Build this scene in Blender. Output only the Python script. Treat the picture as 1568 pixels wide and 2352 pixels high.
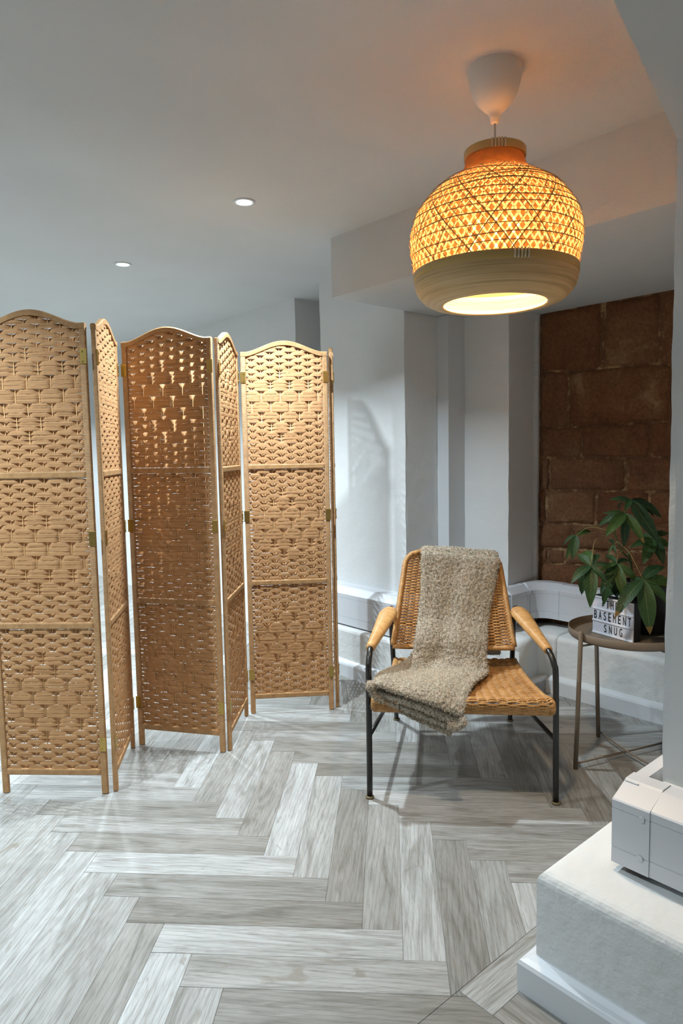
import bpy, bmesh, math, random
import numpy as np
from mathutils import Vector, Matrix
random.seed(7); rng = np.random.default_rng(7)
for o in list(bpy.data.objects): bpy.data.objects.remove(o, do_unlink=True)
SC = bpy.context.scene; COL = SC.collection
PI = math.pi; S2 = math.sqrt(2)
def xy(s, t): return ((s+t)/S2, (t-s)/S2)       # the walls stand at 45 degrees to the floor boards

# ------------------------------------------------------------------ camera
CR = Vector((0.99767014, 0.06581362, -0.01796825)); CU = Vector((0.01208316, 0.08875093, 0.99598056)); CF = Vector((-0.06714379, 0.99387718, -0.08774892))
CP = Vector((-0.02573881, -1.67435269, 1.23947626)); FPX = 1567.354
cam = bpy.data.cameras.new('camera'); co = bpy.data.objects.new('camera', cam); COL.objects.link(co)
M = Matrix.Identity(4)
for i in range(3):
    M[i][0] = CR[i]; M[i][1] = CU[i]; M[i][2] = -CF[i]; M[i][3] = CP[i]
co.matrix_world = M
cam.sensor_fit = 'VERTICAL'; cam.sensor_height = 36.0; cam.lens = FPX/2352*36; cam.clip_start = .02; cam.clip_end = 60
SC.camera = co
def at(px, py, Y):                               # point on the plane y = Y seen at a pixel (design helper)
    d = CF + CR*((px-784)/FPX) - CU*((py-1176)/FPX)
    return CP + d*((Y-CP.y)/d.y)

# ------------------------------------------------------------------ world, lights, exposure
w = bpy.data.worlds.new('world'); SC.world = w; w.use_nodes = True
w.node_tree.nodes['Background'].inputs[0].default_value = (.55, .72, .85, 1); w.node_tree.nodes['Background'].inputs[1].default_value = .02
SC.view_settings.view_transform = 'Standard'; SC.view_settings.look = 'None'; SC.view_settings.exposure = 0.55; SC.view_settings.gamma = 1.0
SC.view_settings.use_curve_mapping = False
CEIL = 2.22; COOL = (.76, .905, 1.0)
DOWN_FILL = [(-1.15, .345, 20), (-2.27, .34, 21), (-3.39, .34, 19), (-4.6, .34, 24), (-5.8, .34, 24), (-.01, -1.18, 4.5), (-1.13, -1.18, 19), (-2.25, -1.18, 15), (-3.39, -1.18, 19), (-4.6, -1.18, 24), (-1.13, -2.7, 3), (-3.39, -2.7, 16)]  # far-left and rearmost ones, out of view, are added to brighten the ceiling
for s, t, p in DOWN_FILL:
    l = bpy.data.lights.new('downlight_and_fill', 'AREA'); l.shape = 'DISK'; l.size = .07; l.energy = p; l.color = COOL; l.spread = math.radians(125)
    o = bpy.data.objects.new('downlight_and_fill', l); x, y = xy(s, t); o.location = (x, y, CEIL-.016); COL.objects.link(o)
LAMP = (.265, .205)

# ------------------------------------------------------------------ helpers
def tag(o, label=None, cat=None, group=None, kind=None):
    for k, v in (('label', label), ('category', cat), ('group', group), ('kind', kind)):
        if v: o[k] = v
    return o
def link(name, me, m=None, parent=None, smooth=False):
    o = bpy.data.objects.new(name, me); COL.objects.link(o)
    if m is not None and not me.materials: me.materials.append(m)
    if parent: o.parent = parent
    if smooth:
        me.polygons.foreach_set('use_smooth', [True]*len(me.polygons))
    return o
def mesh(name, V, F, m=None, parent=None, smooth=False, loc=None):
    me = bpy.data.meshes.new(name); me.from_pydata([tuple(v) for v in V], [], [tuple(int(i) for i in f) for f in F]); me.update()
    o = link(name, me, m, parent, smooth)
    if loc is not None: o.location = loc
    return o
def empty(name, loc=(0, 0, 0), rz=0):
    o = bpy.data.objects.new(name, None); COL.objects.link(o); o.location = loc; o.rotation_euler = (0, 0, rz); o.empty_display_size = .05; return o
def from_bm(name, bm, m=None, parent=None, smooth=False):
    me = bpy.data.meshes.new(name); bm.normal_update(); bm.to_mesh(me); bm.free(); return link(name, me, m, parent, smooth)
def bevel(bm, w, seg=2):
    bmesh.ops.bevel(bm, geom=bm.edges[:]+bm.verts[:], offset=w, segments=seg, affect='EDGES', profile=.5)
def box_bm(x0, x1, y0, y1, z0, z1, b=0, seg=2):
    bm = bmesh.new(); vs = [bm.verts.new((x, y, z)) for z in (z0, z1) for x, y in ((x0, y0), (x1, y0), (x1, y1), (x0, y1))]
    for f in ((3, 2, 1, 0), (4, 5, 6, 7), (0, 1, 5, 4), (1, 2, 6, 5), (2, 3, 7, 6), (3, 0, 4, 7)): bm.faces.new([vs[i] for i in f])
    if b: bevel(bm, b, seg)
    return bm
def box(name, x0, x1, y0, y1, z0, z1, m=None, parent=None, b=0, smooth=False):
    return from_bm(name, box_bm(x0, x1, y0, y1, z0, z1, b), m, parent, smooth)
class MB:                                        # collects pieces into one mesh
    def __init__(s): s.V = []; s.F = []
    def add(s, V, F):
        n = len(s.V); s.V += [tuple(v) for v in V]; s.F += [tuple(i+n for i in f) for f in F]
    def build(s, name, m=None, parent=None, smooth=True): return mesh(name, s.V, s.F, m, parent, smooth)
def tube_vf(pts, rad, n=10, cap=True, flat=1.0, up=None):
    P = [Vector(p) for p in pts]; N = len(P); rad = rad if hasattr(rad, '__len__') else [rad]*N
    V = []; F = []; prev = None
    for i in range(N):
        T = (P[min(i+1, N-1)]-P[max(i-1, 0)]).normalized()
        if prev is None:
            a = up if up is not None else (Vector((0, 0, 1)) if abs(T.z) < .9 else Vector((1, 0, 0)))
            U = (a-T*a.dot(T)).normalized()
        else: U = (prev-T*prev.dot(T)).normalized()
        prev = U; W = T.cross(U)
        for k in range(n):
            a = 2*PI*k/n; V.append(P[i]+U*(math.cos(a)*rad[i]*flat)+W*(math.sin(a)*rad[i]))
    for i in range(N-1):
        for k in range(n):
            a = i*n+k; b = i*n+(k+1) % n; F.append((a, b, b+n, a+n))
    if cap: F.append(tuple(range(n))[::-1]); F.append(tuple((N-1)*n+k for k in range(n)))
    return V, F
def tube(name, pts, rad, m=None, parent=None, n=12, **k):
    V, F = tube_vf(pts, rad, n, **k); return mesh(name, V, F, m, parent, True)
def lathe_vf(prof, n=64, c=(0, 0)):
    V = []; F = []
    for r, z in prof:
        for k in range(n): a = 2*PI*k/n; V.append((c[0]+r*math.cos(a), c[1]+r*math.sin(a), z))
    for i in range(len(prof)-1):
        for k in range(n):
            a = i*n+k; b = i*n+(k+1) % n; F.append((a, b, b+n, a+n))
    return V, F
def lathe(name, prof, m, parent=None, n=64, c=(0, 0), smooth=True): return mesh(name, *lathe_vf(prof, n, c), m, parent, smooth)
def curve_pts(ctrl, n=8):                        # Catmull-Rom
    P = [Vector(c) for c in ctrl]; P = [P[0]*2-P[1]]+P+[P[-1]*2-P[-2]]; out = []
    for i in range(1, len(P)-2):
        for k in range(n):
            t = k/n; a, b, c, d = P[i-1], P[i], P[i+1], P[i+2]
            out.append(.5*((2*b)+(c-a)*t+(2*a-5*b+4*c-d)*t*t+(3*b-a-3*c+d)*t**3))
    out.append(P[-2]); return out

# ------------------------------------------------------------------ materials
def mat(name, col, rough=.6, spec=.5, metal=0):
    m = bpy.data.materials.new(name); m.use_nodes = True; b = m.node_tree.nodes['Principled BSDF']
    b.inputs['Base Color'].default_value = (*col, 1); b.inputs['Roughness'].default_value = rough
    b.inputs['Specular IOR Level'].default_value = spec; b.inputs['Metallic'].default_value = metal
    return m
class NT:
    def __init__(s, m): s.t = m.node_tree; s.b = s.t.nodes['Principled BSDF']
    def n(s, ty, **k):
        x = s.t.nodes.new(ty)
        for a, v in k.items():
            if a in x.inputs.keys(): x.inputs[a].default_value = v
            else: setattr(x, a, v)
        return x
    def l(s, a, b): s.t.links.new(a, b)
    def coord(s, which='Object', scale=(1, 1, 1), rnd=False):
        c = s.n('ShaderNodeTexCoord'); mp = s.n('ShaderNodeMapping'); mp.inputs['Scale'].default_value = scale; s.l(c.outputs[which], mp.inputs[0])
        if rnd:
            oi = s.n('ShaderNodeObjectInfo'); v = s.n('ShaderNodeVectorMath', operation='SCALE'); v.inputs[0].default_value = (37, 61, 23)
            s.l(oi.outputs['Random'], v.inputs['Scale']); s.l(v.outputs[0], mp.inputs['Location'])
        return mp.outputs[0]
    def noise(s, vec, sc, det=4, rough=.55, dist=0):
        x = s.n('ShaderNodeTexNoise'); x.inputs['Scale'].default_value = sc; x.inputs['Detail'].default_value = det; x.inputs['Roughness'].default_value = rough; x.inputs['Distortion'].default_value = dist
        s.l(vec, x.inputs['Vector']); return x.outputs['Fac']
    def ramp(s, fac, stops):
        r = s.n('ShaderNodeValToRGB'); e = r.color_ramp.elements
        while len(e) < len(stops): e.new(.5)
        for q, (p, c) in zip(e, stops): q.position = p; q.color = (*c, 1) if len(c) == 3 else c
        s.l(fac, r.inputs[0]); return r.outputs[0]
    def mixc(s, a, b, fac, mode='MIX'):
        x = s.n('ShaderNodeMix', data_type='RGBA', blend_type=mode)
        for i, v in ((0, fac), (6, a), (7, b)):
            if hasattr(v, 'is_output'): s.l(v, x.inputs[i])
            else: x.inputs[i].default_value = v if i == 0 else (*v, 1)
        return x.outputs[2]
    def bump(s, h, strength=.3, dist=.01, prev=None):
        b = s.n('ShaderNodeBump'); b.inputs['Strength'].default_value = strength; b.inputs['Distance'].default_value = dist; s.l(h, b.inputs['Height'])
        if prev is not None: s.l(prev, b.inputs['Normal'])
        return b.outputs[0]
    def fin(s, col=None, nrm=None, rough=None):
        if col is not None: s.l(col, s.b.inputs['Base Color'])
        if nrm is not None: s.l(nrm, s.b.inputs['Normal'])
        if rough is not None: s.l(rough, s.b.inputs['Roughness'])

def m_plaster(name, col, rough, grain, coarse):
    m = mat(name, col, rough, .3); t = NT(m); c = t.coord('Object')
    a = t.noise(c, grain, 4, .65); b = t.noise(c, coarse, 3, .5)
    col2 = t.ramp(t.noise(c, 2.2, 4), [(.3, tuple(v*.95 for v in col)), (.7, col)])
    t.fin(col2, t.bump(b, .35, .012, t.bump(a, .28, .004))); return m
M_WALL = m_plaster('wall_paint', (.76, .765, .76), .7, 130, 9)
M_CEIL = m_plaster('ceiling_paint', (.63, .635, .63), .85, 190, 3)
M_ROUGH = m_plaster('rough_plaster', (.76, .765, .75), .75, 95, 26)
M_TRIM = mat('white_gloss_paint', (.66, .68, .70), .28, .5)
M_TRUNK = mat('white_plastic', (.66, .67, .70), .3, .5); t = NT(M_TRUNK); t.fin(None, t.bump(t.noise(t.coord(), 400, 2), .04, .001))
M_DARK = mat('dark_gap', (.05, .042, .035), .9, .1)
# sandstone
def m_stone(name, mortar=False):
    m = mat(name, (.2, .1, .06), .92, .12); t = NT(m); c = t.coord('Object', rnd=not mortar)
    big = t.noise(c, 3.2, 6, .6, .6); fine = t.noise(c, 60, 6, .7); mid = t.noise(c, 16, 5, .65)
    if mortar: col = t.ramp(mid, [(.3, (.11, .053, .029)), (.52, (.16, .085, .045)), (.66, (.38, .25, .13))])
    else:
        oi = t.n('ShaderNodeObjectInfo'); a = t.ramp(big, [(.25, (.10, .042, .022)), (.45, (.17, .074, .036)), (.60, (.20, .10, .048)), (.74, (.36, .235, .13))])
        col = t.mixc(a, (.30, .22, .15), t.ramp(oi.outputs['Random'], [(0, (0, 0, 0)), (1, (.10, .10, .10))]))
        col = t.mixc(col, t.ramp(fine, [(.3, (.55, .55, .55)), (.7, (1.25, 1.25, 1.25))]), .8, 'MULTIPLY')
    t.fin(col, t.bump(big, .8, .02, t.bump(mid, .6, .01, t.bump(fine, .7, .004)))); return m
M_STONE = m_stone('sandstone'); M_MORTAR = m_stone('lime_mortar', True)
# floor boards: grain runs along local X; every board gets its own tone
M_BOARD = mat('grey_oak_vinyl', (.4, .4, .38), .34, .35); t = NT(M_BOARD)
c1 = t.coord('Object', (1.1, 8, 1), True); c2 = t.coord('Object', (7, 210, 1), True); c3 = t.coord('Object', (3.2, 9, 1), True)
g1 = t.noise(c1, 2.6, 5, .6, 1.4); g2 = t.noise(c2, 2.4, 4, .7, .3); kn = t.noise(c3, 1.5, 3, .5, 2.2)
oi = t.n('ShaderNodeObjectInfo')
base = t.ramp(oi.outputs['Random'], [(0, (.19, .175, .152)), (.25, (.33, .325, .31)), (.5, (.235, .22, .197)), (.75, (.42, .42, .41)), (1, (.275, .262, .24))])
col = t.mixc(base, t.ramp(g1, [(.30, (.55, .52, .48)), (.5, (.98, .98, .98)), (.70, (1.25, 1.26, 1.28))]), .85, 'MULTIPLY')
col = t.mixc(col, t.ramp(g2, [(.36, (.50, .46, .40)), (.50, (1, 1, 1))]), .62, 'MULTIPLY')
wv = t.n('ShaderNodeTexWave', wave_type='RINGS', rings_direction='SPHERICAL'); wv.inputs['Scale'].default_value = 5.5; wv.inputs['Distortion'].default_value = 9; wv.inputs['Detail'].default_value = 3; wv.inputs['Detail Scale'].default_value = .7; t.l(t.coord('Object', (.55, 5, 1), True), wv.inputs[0])
col = t.mixc(col, t.ramp(wv.outputs['Fac'], [(0, (.60, .56, .50)), (.30, (1, 1, 1))]), .40, 'MULTIPLY')
col = t.mixc(col, (.20, .175, .14), t.ramp(kn, [(.66, (0, 0, 0)), (.76, (.75, .75, .75))]))
t.fin(col, t.bump(g2, .12, .002), t.ramp(g1, [(.3, (.42, .42, .42)), (.7, (.30, .30, .30))]))
# paper weave
M_PAPER = mat('twisted_paper', (.5, .34, .19), .72, .25); t = NT(M_PAPER)
c = t.coord('Object', (5, 5, 260), True); n1 = t.noise(c, 1.0, 4, .7, .4); n2 = t.noise(t.coord('Object', (14, 14, 90)), 1, 3)
t.fin(t.ramp(n1, [(.3, (.26, .125, .05)), (.48, (.48, .255, .112)), (.7, (.59, .335, .16))]), t.bump(n1, .55, .002, t.bump(n2, .3, .003)))
M_PCORD = mat('pale_cord', (.72, .47, .22), .6, .3)
def m_wrap(name, cols, sc, axis='Z', rough=.55):
    m = mat(name, cols[1], rough, .35); t = NT(m); wv = t.n('ShaderNodeTexWave', bands_direction=axis)
    wv.inputs['Scale'].default_value = sc; wv.inputs['Distortion'].default_value = 1.2; wv.inputs['Detail'].default_value = 2; cc = t.coord('Object'); t.l(cc, wv.inputs[0])
    n = t.noise(cc, 45, 4); col = t.ramp(n, [(.3, cols[0]), (.7, cols[1])])
    col = t.mixc(col, t.ramp(wv.outputs['Fac'], [(0, (.62, .58, .52)), (.3, (1, 1, 1))]), .7, 'MULTIPLY')
    t.fin(col, t.bump(wv.outputs['Fac'], .5, .0015)); return m
M_PWRAP = m_wrap('paper_wrapped_frame', ((.42, .225, .095), (.57, .33, .15)), 95)
M_PWRAPX = m_wrap('paper_wrapped_rail', ((.42, .225, .095), (.57, .33, .15)), 95, 'X')
M_BRASS = mat('brass', (.55, .38, .12), .35, .5, 1)
M_RAT = mat('rattan_strand', (.5, .26, .08), .42, .45); t = NT(M_RAT); cc = t.coord('Object')
t.fin(t.ramp(t.noise(cc, 26, 5, .7), [(.28, (.27, .12, .035)), (.5, (.47, .235, .075)), (.75, (.60, .34, .13))]), t.bump(t.noise(cc, 300, 3), .25, .001))
M_RATWRAP = m_wrap('rattan_wrapped', ((.47, .24, .08), (.66, .38, .15)), 70, 'Y', .33)
M_RATEDGE = m_wrap('rattan_edge', ((.40, .19, .06), (.58, .32, .12)), 60, 'Z', .4)
M_RATEDGEX = m_wrap('rattan_edge_cross', ((.40, .19, .06), (.58, .32, .12)), 60, 'X', .4)
M_BLACK = mat('black_enamel', (.012, .011, .010), .3, .5)
M_FOOT = mat('foot_cap', (.16, .12, .06), .5, .4)
M_TABLE = mat('taupe_powder_coat', (.175, .135, .098), .55, .35)
M_LEAF = mat('leaf', (.05, .12, .03), .5, .3); t = NT(M_LEAF); cc = t.coord('Object', rnd=True)
oi = t.n('ShaderNodeObjectInfo'); a = t.ramp(oi.outputs['Random'], [(0, (.017, .046, .018)), (.6, (.026, .066, .019)), (1, (.05, .098, .022))])
lc = t.mixc(a, t.ramp(t.noise(cc, 30, 3), [(.3, (.75, .8, .7)), (.7, (1.1, 1.1, 1.1))]), 1, 'MULTIPLY')
sx_ = t.n('ShaderNodeSeparateXYZ'); t.l(t.coord('UV'), sx_.inputs[0])
def mth(op, a_, b_=None):
    x = t.n('ShaderNodeMath', operation=op)
    for i_, v_ in ((0, a_), (1, b_)):
        if v_ is None: continue
        if hasattr(v_, 'is_output'): t.l(v_, x.inputs[i_])
        else: x.inputs[i_].default_value = v_
    return x.outputs[0]
vv = mth('ABSOLUTE', mth('SUBTRACT', sx_.outputs[1], .5)); rib = mth('LESS_THAN', vv, .022)
side_ = mth('SINE', mth('MULTIPLY', mth('SUBTRACT', sx_.outputs[0], mth('MULTIPLY', vv, .32)), 75))
lc = t.mixc(lc, (.10, .15, .05), mth('MULTIPLY', rib, .7)); t.fin(lc, t.bump(side_, .2, .0012))
M_LEAFTIP = mat('leaf_tip', (.17, .115, .035), .6, .3)
M_STEM = mat('green_stem', (.10, .11, .04), .6, .3); M_PETI = mat('petiole', (.24, .20, .06), .55, .3)
M_POT = mat('black_pot', (.014, .013, .013), .5, .4); M_SOIL = mat('soil', (.03, .02, .012), .95, .1)
M_SIGNB = mat('black_plastic', (.015, .015, .016), .4, .4); M_SIGNW = mat('sign_face', (.62, .64, .72), .3, .5); M_SIGNR = mat('sign_rail', (.72, .74, .80), .25, .5)
M_INK = mat('black_letters', (.012, .012, .014), .5, .3)
M_PORC = mat('white_canopy', (.72, .70, .66), .45, .4)
def m_trans(name, col, tcol, fac, rough=.6):
    m = mat(name, col, rough, .3); t = NT(m); tr = t.n('ShaderNodeBsdfTranslucent'); mx = t.n('ShaderNodeMixShader'); out = t.t.nodes['Material Output']
    cc = t.coord('Object'); n = t.noise(cc, 55, 4)
    t.fin(t.ramp(n, [(.3, tuple(v*.8 for v in col)), (.7, col)])); t.l(t.ramp(n, [(.3, tuple(v*.8 for v in tcol)), (.7, tcol)]), tr.inputs[0])
    mx.inputs[0].default_value = fac; t.l(t.b.outputs[0], mx.inputs[1]); t.l(tr.outputs[0], mx.inputs[2]); t.l(mx.outputs[0], out.inputs[0]); return m
M_BAM1 = m_trans('bamboo_inner_strip', (.50, .28, .11), (.88, .57, .25), .42)
M_BAM2 = m_trans('bamboo_outer_strip', (.40, .29, .12), (.35, .20, .06), .15)
M_BOWL = mat('coiled_bamboo', (.5, .36, .17), .45, .35); t = NT(M_BOWL); cc = t.coord('Object', (2.2, 2.2, 260)); n = t.noise(cc, 1, 5, .7)
t.fin(t.ramp(n, [(.28, (.38, .225, .095)), (.5, (.66, .44, .21)), (.75, (.80, .58, .31))]), t.bump(n, .25, .001))
M_BAND = mat('bamboo_hoop', (.58, .38, .13), .38, .4); M_LASH = mat('pale_lashing', (.74, .64, .46), .6, .3)
def m_emit(name, col, st):
    m = mat(name, col); b = m.node_tree.nodes['Principled BSDF']; b.inputs['Emission Color'].default_value = (*col, 1); b.inputs['Emission Strength'].default_value = st; return m
M_BULB = m_emit('warm_bulb', (1, .77, .49), 560); M_LED = m_emit('cool_led', (.80, .93, 1), 14)
# boucle throw
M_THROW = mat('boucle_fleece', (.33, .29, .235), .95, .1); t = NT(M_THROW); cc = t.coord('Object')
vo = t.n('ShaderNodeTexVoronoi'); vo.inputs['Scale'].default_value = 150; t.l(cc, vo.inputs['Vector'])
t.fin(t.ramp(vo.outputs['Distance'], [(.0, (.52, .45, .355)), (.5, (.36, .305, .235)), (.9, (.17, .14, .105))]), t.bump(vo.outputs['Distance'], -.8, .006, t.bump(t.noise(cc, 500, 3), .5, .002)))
M_FUR = mat('fleece_fibre', (.66, .575, .455), .9, .1)

# ------------------------------------------------------------------ structure
def prism(name, poly, z0, z1, m, jit=0.0, nz=1, seed=0, parent=None, bev=0):
    # solid standing on a closed (s, t) outline; jit makes hand-plastered edges
    jm = [1]*len(poly)
    if jit:
        q = []; jm = []
        for i, p in enumerate(poly):
            a, b = poly[i-1], poly[(i+1) % len(poly)]
            for o_ in (a, None, b):
                if o_ is None: q.append(p); jm.append(1)
                else: d = math.dist(p, o_); k = min(.014, d*.3)/d; q.append((p[0]+(o_[0]-p[0])*k, p[1]+(o_[1]-p[1])*k)); jm.append(0)
        poly = q
    ph = np.random.default_rng(seed).uniform(0, 6.28, (len(poly), 6)); n = len(poly); V = []; F = []
    for k in range(nz+1):
        z = z0+(z1-z0)*k/nz
        for i, (s, t) in enumerate(poly):
            a = jit*(math.sin(z*7+ph[i, 0])*.5+math.sin(z*23+ph[i, 1])*.35+math.sin(z*71+ph[i, 2])*.25); b = jit*(math.sin(z*9+ph[i, 3])*.5+math.sin(z*29+ph[i, 4])*.3)
            V.append((*xy(s+a*jm[i], t+b*jm[i]), z))
    for k in range(nz):
        for i in range(n):
            j = (i+1) % n; F.append((k*n+i, k*n+j, (k+1)*n+j, (k+1)*n+i))
    F.append(tuple(range(n))[::-1]); F.append(tuple(nz*n+i for i in range(n)))
    o = mesh(name, V, F, m, parent)
    bm = bmesh.new(); bm.from_mesh(o.data); bmesh.ops.recalc_face_normals(bm, faces=bm.faces[:]); bm.to_mesh(o.data); bm.free()
    return tag(o, kind='structure') if parent is None else o
def arc(c, r, a0, a1, n): return [(c[0]+r*math.cos(math.radians(a0+(a1-a0)*k/n)), c[1]+r*math.sin(math.radians(a0+(a1-a0)*k/n))) for k in range(n+1)]
def sweep(name, line, prof, m, parent=None, smooth=False, jit=0, caps=True):
    # prof: (offset towards the wall, z); line runs with the room on its right-hand side
    L = [Vector(p) for p in line]; N = len(L); V = []; F = []; n = len(prof); rr = np.random.default_rng(5)
    for i in range(N):
        d0 = (L[i]-L[i-1]).normalized() if i else (L[1]-L[0]).normalized(); d1 = (L[i+1]-L[i]).normalized() if i < N-1 else d0
        n0 = Vector((-d0.y, d0.x)); n1 = Vector((-d1.y, d1.x)); mm = (n0+n1).normalized(); k = 1/max(.35, mm.dot(n0))
        j = rr.normal(0, 1, 2)*jit
        for o, z in prof:
            p = L[i]+mm*((o+j[0])*k); V.append((*xy(p.x, p.y), z+j[1]*(1 if z > .2 else 0)))
    for i in range(N-1):
        for k in range(n-1): F.append((i*n+k, (i+1)*n+k, (i+1)*n+k+1, i*n+k+1))
    if caps: F.append(tuple(range(n))[::-1]); F.append(tuple((N-1)*n+k for k in range(n)))
    o = mesh(name, V, F, m, parent, smooth)
    bm = bmesh.new(); bm.from_mesh(o.data); bmesh.ops.recalc_face_normals(bm, faces=bm.faces[:]); bm.to_mesh(o.data); bm.free()
    return o
def dense(line, step):
    out = []
    for a, b in zip(line, line[1:]):
        d = math.dist(a, b); n = max(1, int(d/step))
        for k in range(n): out.append((a[0]+(b[0]-a[0])*k/n, a[1]+(b[1]-a[1])*k/n))
    return out+[line[-1]]
NZ = 90
prism('wall_far', [(-9.3, 1.52), (-2.37, 1.52), (-2.37, 2.35), (-1.974, 2.35), (-1.974, 2.6), (-9.3, 2.6)], 0, CEIL, M_WALL, .003, NZ, 1)
prism('wall_left', [(-1.974, 2.6), (-1.974, 1.40), (-1.30, 1.40), (-1.30, 1.66), (-1.225, 1.66), (-1.225, 1.79), (-.935, 1.79), (-.935, 2.6)], 0, CEIL, M_WALL, .0022, NZ, 2)
trim = prism('trim_1', [(-1.2985, 1.653), (-1.221, 1.653), (-1.221, 1.795), (-1.2985, 1.795)], .3, 1.95, M_TRIM)       # boxed-in pipe
alc = prism('wall_alcove', [(-.935, 2.062), (.508, 2.062), (.508, 2.4), (-.935, 2.4)], 0, CEIL, M_MORTAR)
prism('wall_right', [(.508, 2.4), (.508, .335), (2.6, .335), (2.6, 2.4)], 0, CEIL, M_WALL, .0022, NZ*2, 3)
prism('wall_back', [(-9.3, -4.2), (-9.3, -4.0), (2.6, -4.0), (2.6, -4.2)], 0, CEIL, M_WALL)
prism('wall_left_end', [(-9.5, -4.2), (-9.5, 2.6), (-9.3, 2.6), (-9.3, -4.2)], 0, CEIL, M_WALL)
prism('wall_right_end', [(2.6, -4.2), (2.6, 2.6), (2.8, 2.6), (2.8, -4.2)], 0, CEIL, M_WALL)
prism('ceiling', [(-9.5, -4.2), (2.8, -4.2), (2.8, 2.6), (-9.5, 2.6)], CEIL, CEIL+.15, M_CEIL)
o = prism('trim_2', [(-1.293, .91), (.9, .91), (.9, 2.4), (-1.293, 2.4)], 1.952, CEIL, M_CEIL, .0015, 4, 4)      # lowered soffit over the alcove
px_, py_ = .596, -.122                                                                                   # bulkhead close to the camera, right
def st(x, y): return ((x-y)/S2, (x+y)/S2)
a = st(px_, py_); b = st(px_-.29*4.4, py_-.484*4.4)
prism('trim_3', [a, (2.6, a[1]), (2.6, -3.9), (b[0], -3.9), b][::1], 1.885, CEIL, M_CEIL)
# pier above the ledge rises to the bulkhead

# skirting boards, plinth ledges, trunking
skl = [(-1.95, 1.222), (-1.09, 1.222), (-1.09, 1.57), (-.712, 1.57), (-.712, 1.80), (.313, 1.80), (.313, .052), (2.6, .052)]
sk_prof = [(.24, 0), (0, 0), (0, .066), (.004, .074), (.016, .079), (.026, .088), (.24, .088)]
for nm, seg in (('baseboard_left', skl[:4]), ('baseboard_alcove', skl[3:6]), ('baseboard_right', skl[5:])): tag(sweep(nm, seg, sk_prof, M_TRIM), kind='structure')
pll = [(-1.98, 1.252), (-1.115, 1.252), (-1.115, 1.602), (-.738, 1.602)]+[(-.738, 1.76)]+arc((-.668, 1.76), .07, 180, 90, 6)+[(.343, 1.83), (.343, .082), (2.6, .082)]
pp = [(.27, .05), (0, .05), (0, .264), (.0015, .272), (.005, .279), (.010, .285), (.018, .289), (.03, .2905), (.27, .292)]
pq = [(.15, .05), (0, .05), (0, .245), (.005, .256), (.016, .262), (.15, .264)]
o = sweep('wall_left_plinth', pll[:4], pq, M_ROUGH, jit=.0005); tag(o, kind='structure')
o = sweep('wall_alcove_plinth', pll[3:12], pp, M_ROUGH, smooth=True, jit=.0006); tag(o, kind='structure')
o = sweep('wall_right_plinth', pll[11:], pp, M_ROUGH, smooth=False, jit=.0004); tag(o, kind='structure')
def trunk_prof(z0, z1, z2, d, cd=.032, e=0.0):
    h = z1-z0; g = .0012; cd = .055 if d == .10 else min(cd, d-.008); p = [(d, z0), (0-e, z0)]
    for q in (.24, .86): p += [(-e, z0+h*q), (g-e, z0+h*q+.0004), (g-e, z0+h*q+.0022), (-e, z0+h*q+.0026)]
    return p+[(-e, z1), (.003-e, z1+.003), (cd, z2-.002), (cd+.006, z2+e), (d, z2+e)]
def trunking(idx, line, z, d, covers, caps=(), label=''):
    root = empty('trim_%d' % idx); tag(root, kind='structure')
    sweep('trunking', line, trunk_prof(*z, d), M_TRUNK, root)
    for cv in covers: sweep('corner_cover', cv, trunk_prof(*z, d, e=.0022), M_TRUNK, root)
    for (s, t, zz, nrm) in caps:                      # small round screw caps
        bm = bmesh.new(); bmesh.ops.create_cone(bm, cap_ends=True, segments=20, radius1=.0072, radius2=.0068, depth=.0016)
        c = from_bm('screw_cap', bm, M_TRUNK, root, False); c.rotation_euler = (PI/2, 0, nrm); c.location = (*xy(s, t), zz)
    return root
trunking(4, [(-2.0, 1.285), (-1.15, 1.285), (-1.15, 1.70), (-.95, 1.70)], (.272, .445, .482), .14, [])
al = [(-.95, 1.72), (-.865, 1.72), (-.865, 1.88)]+arc((-.775, 1.88), .09, 180, 90, 10)+[(.455, 1.97)]
trunking(5, al, (.337, .49, .522), .09, [al[:3][1:2]+[(-.865, 1.75)], [(-.865, 1.86), (-.865, 1.88)]+arc((-.775, 1.88), .09, 180, 90, 10)+[(-.745, 1.97)]])
fr = [(.456, .21), (2.6, .21)]
t6 = trunking(6, fr, (.31, .455, .482), .10, [[(.454, .21), (.538, .21)]], [(.521, .2065, .434, -PI/4), (.519, .2065, .345, -PI/4)])
prism('side_trunking', [(.4565, .262), (.486, .262), (.486, 1.95), (.4565, 1.95)], .31, .4815, M_TRUNK, parent=t6)
prism('trim_7', [(.497, .312), (2.6, .312), (2.6, .37), (.53, .37), (.515, .335)], .292, .474, M_ROUGH)   # packing behind the trunking

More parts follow.
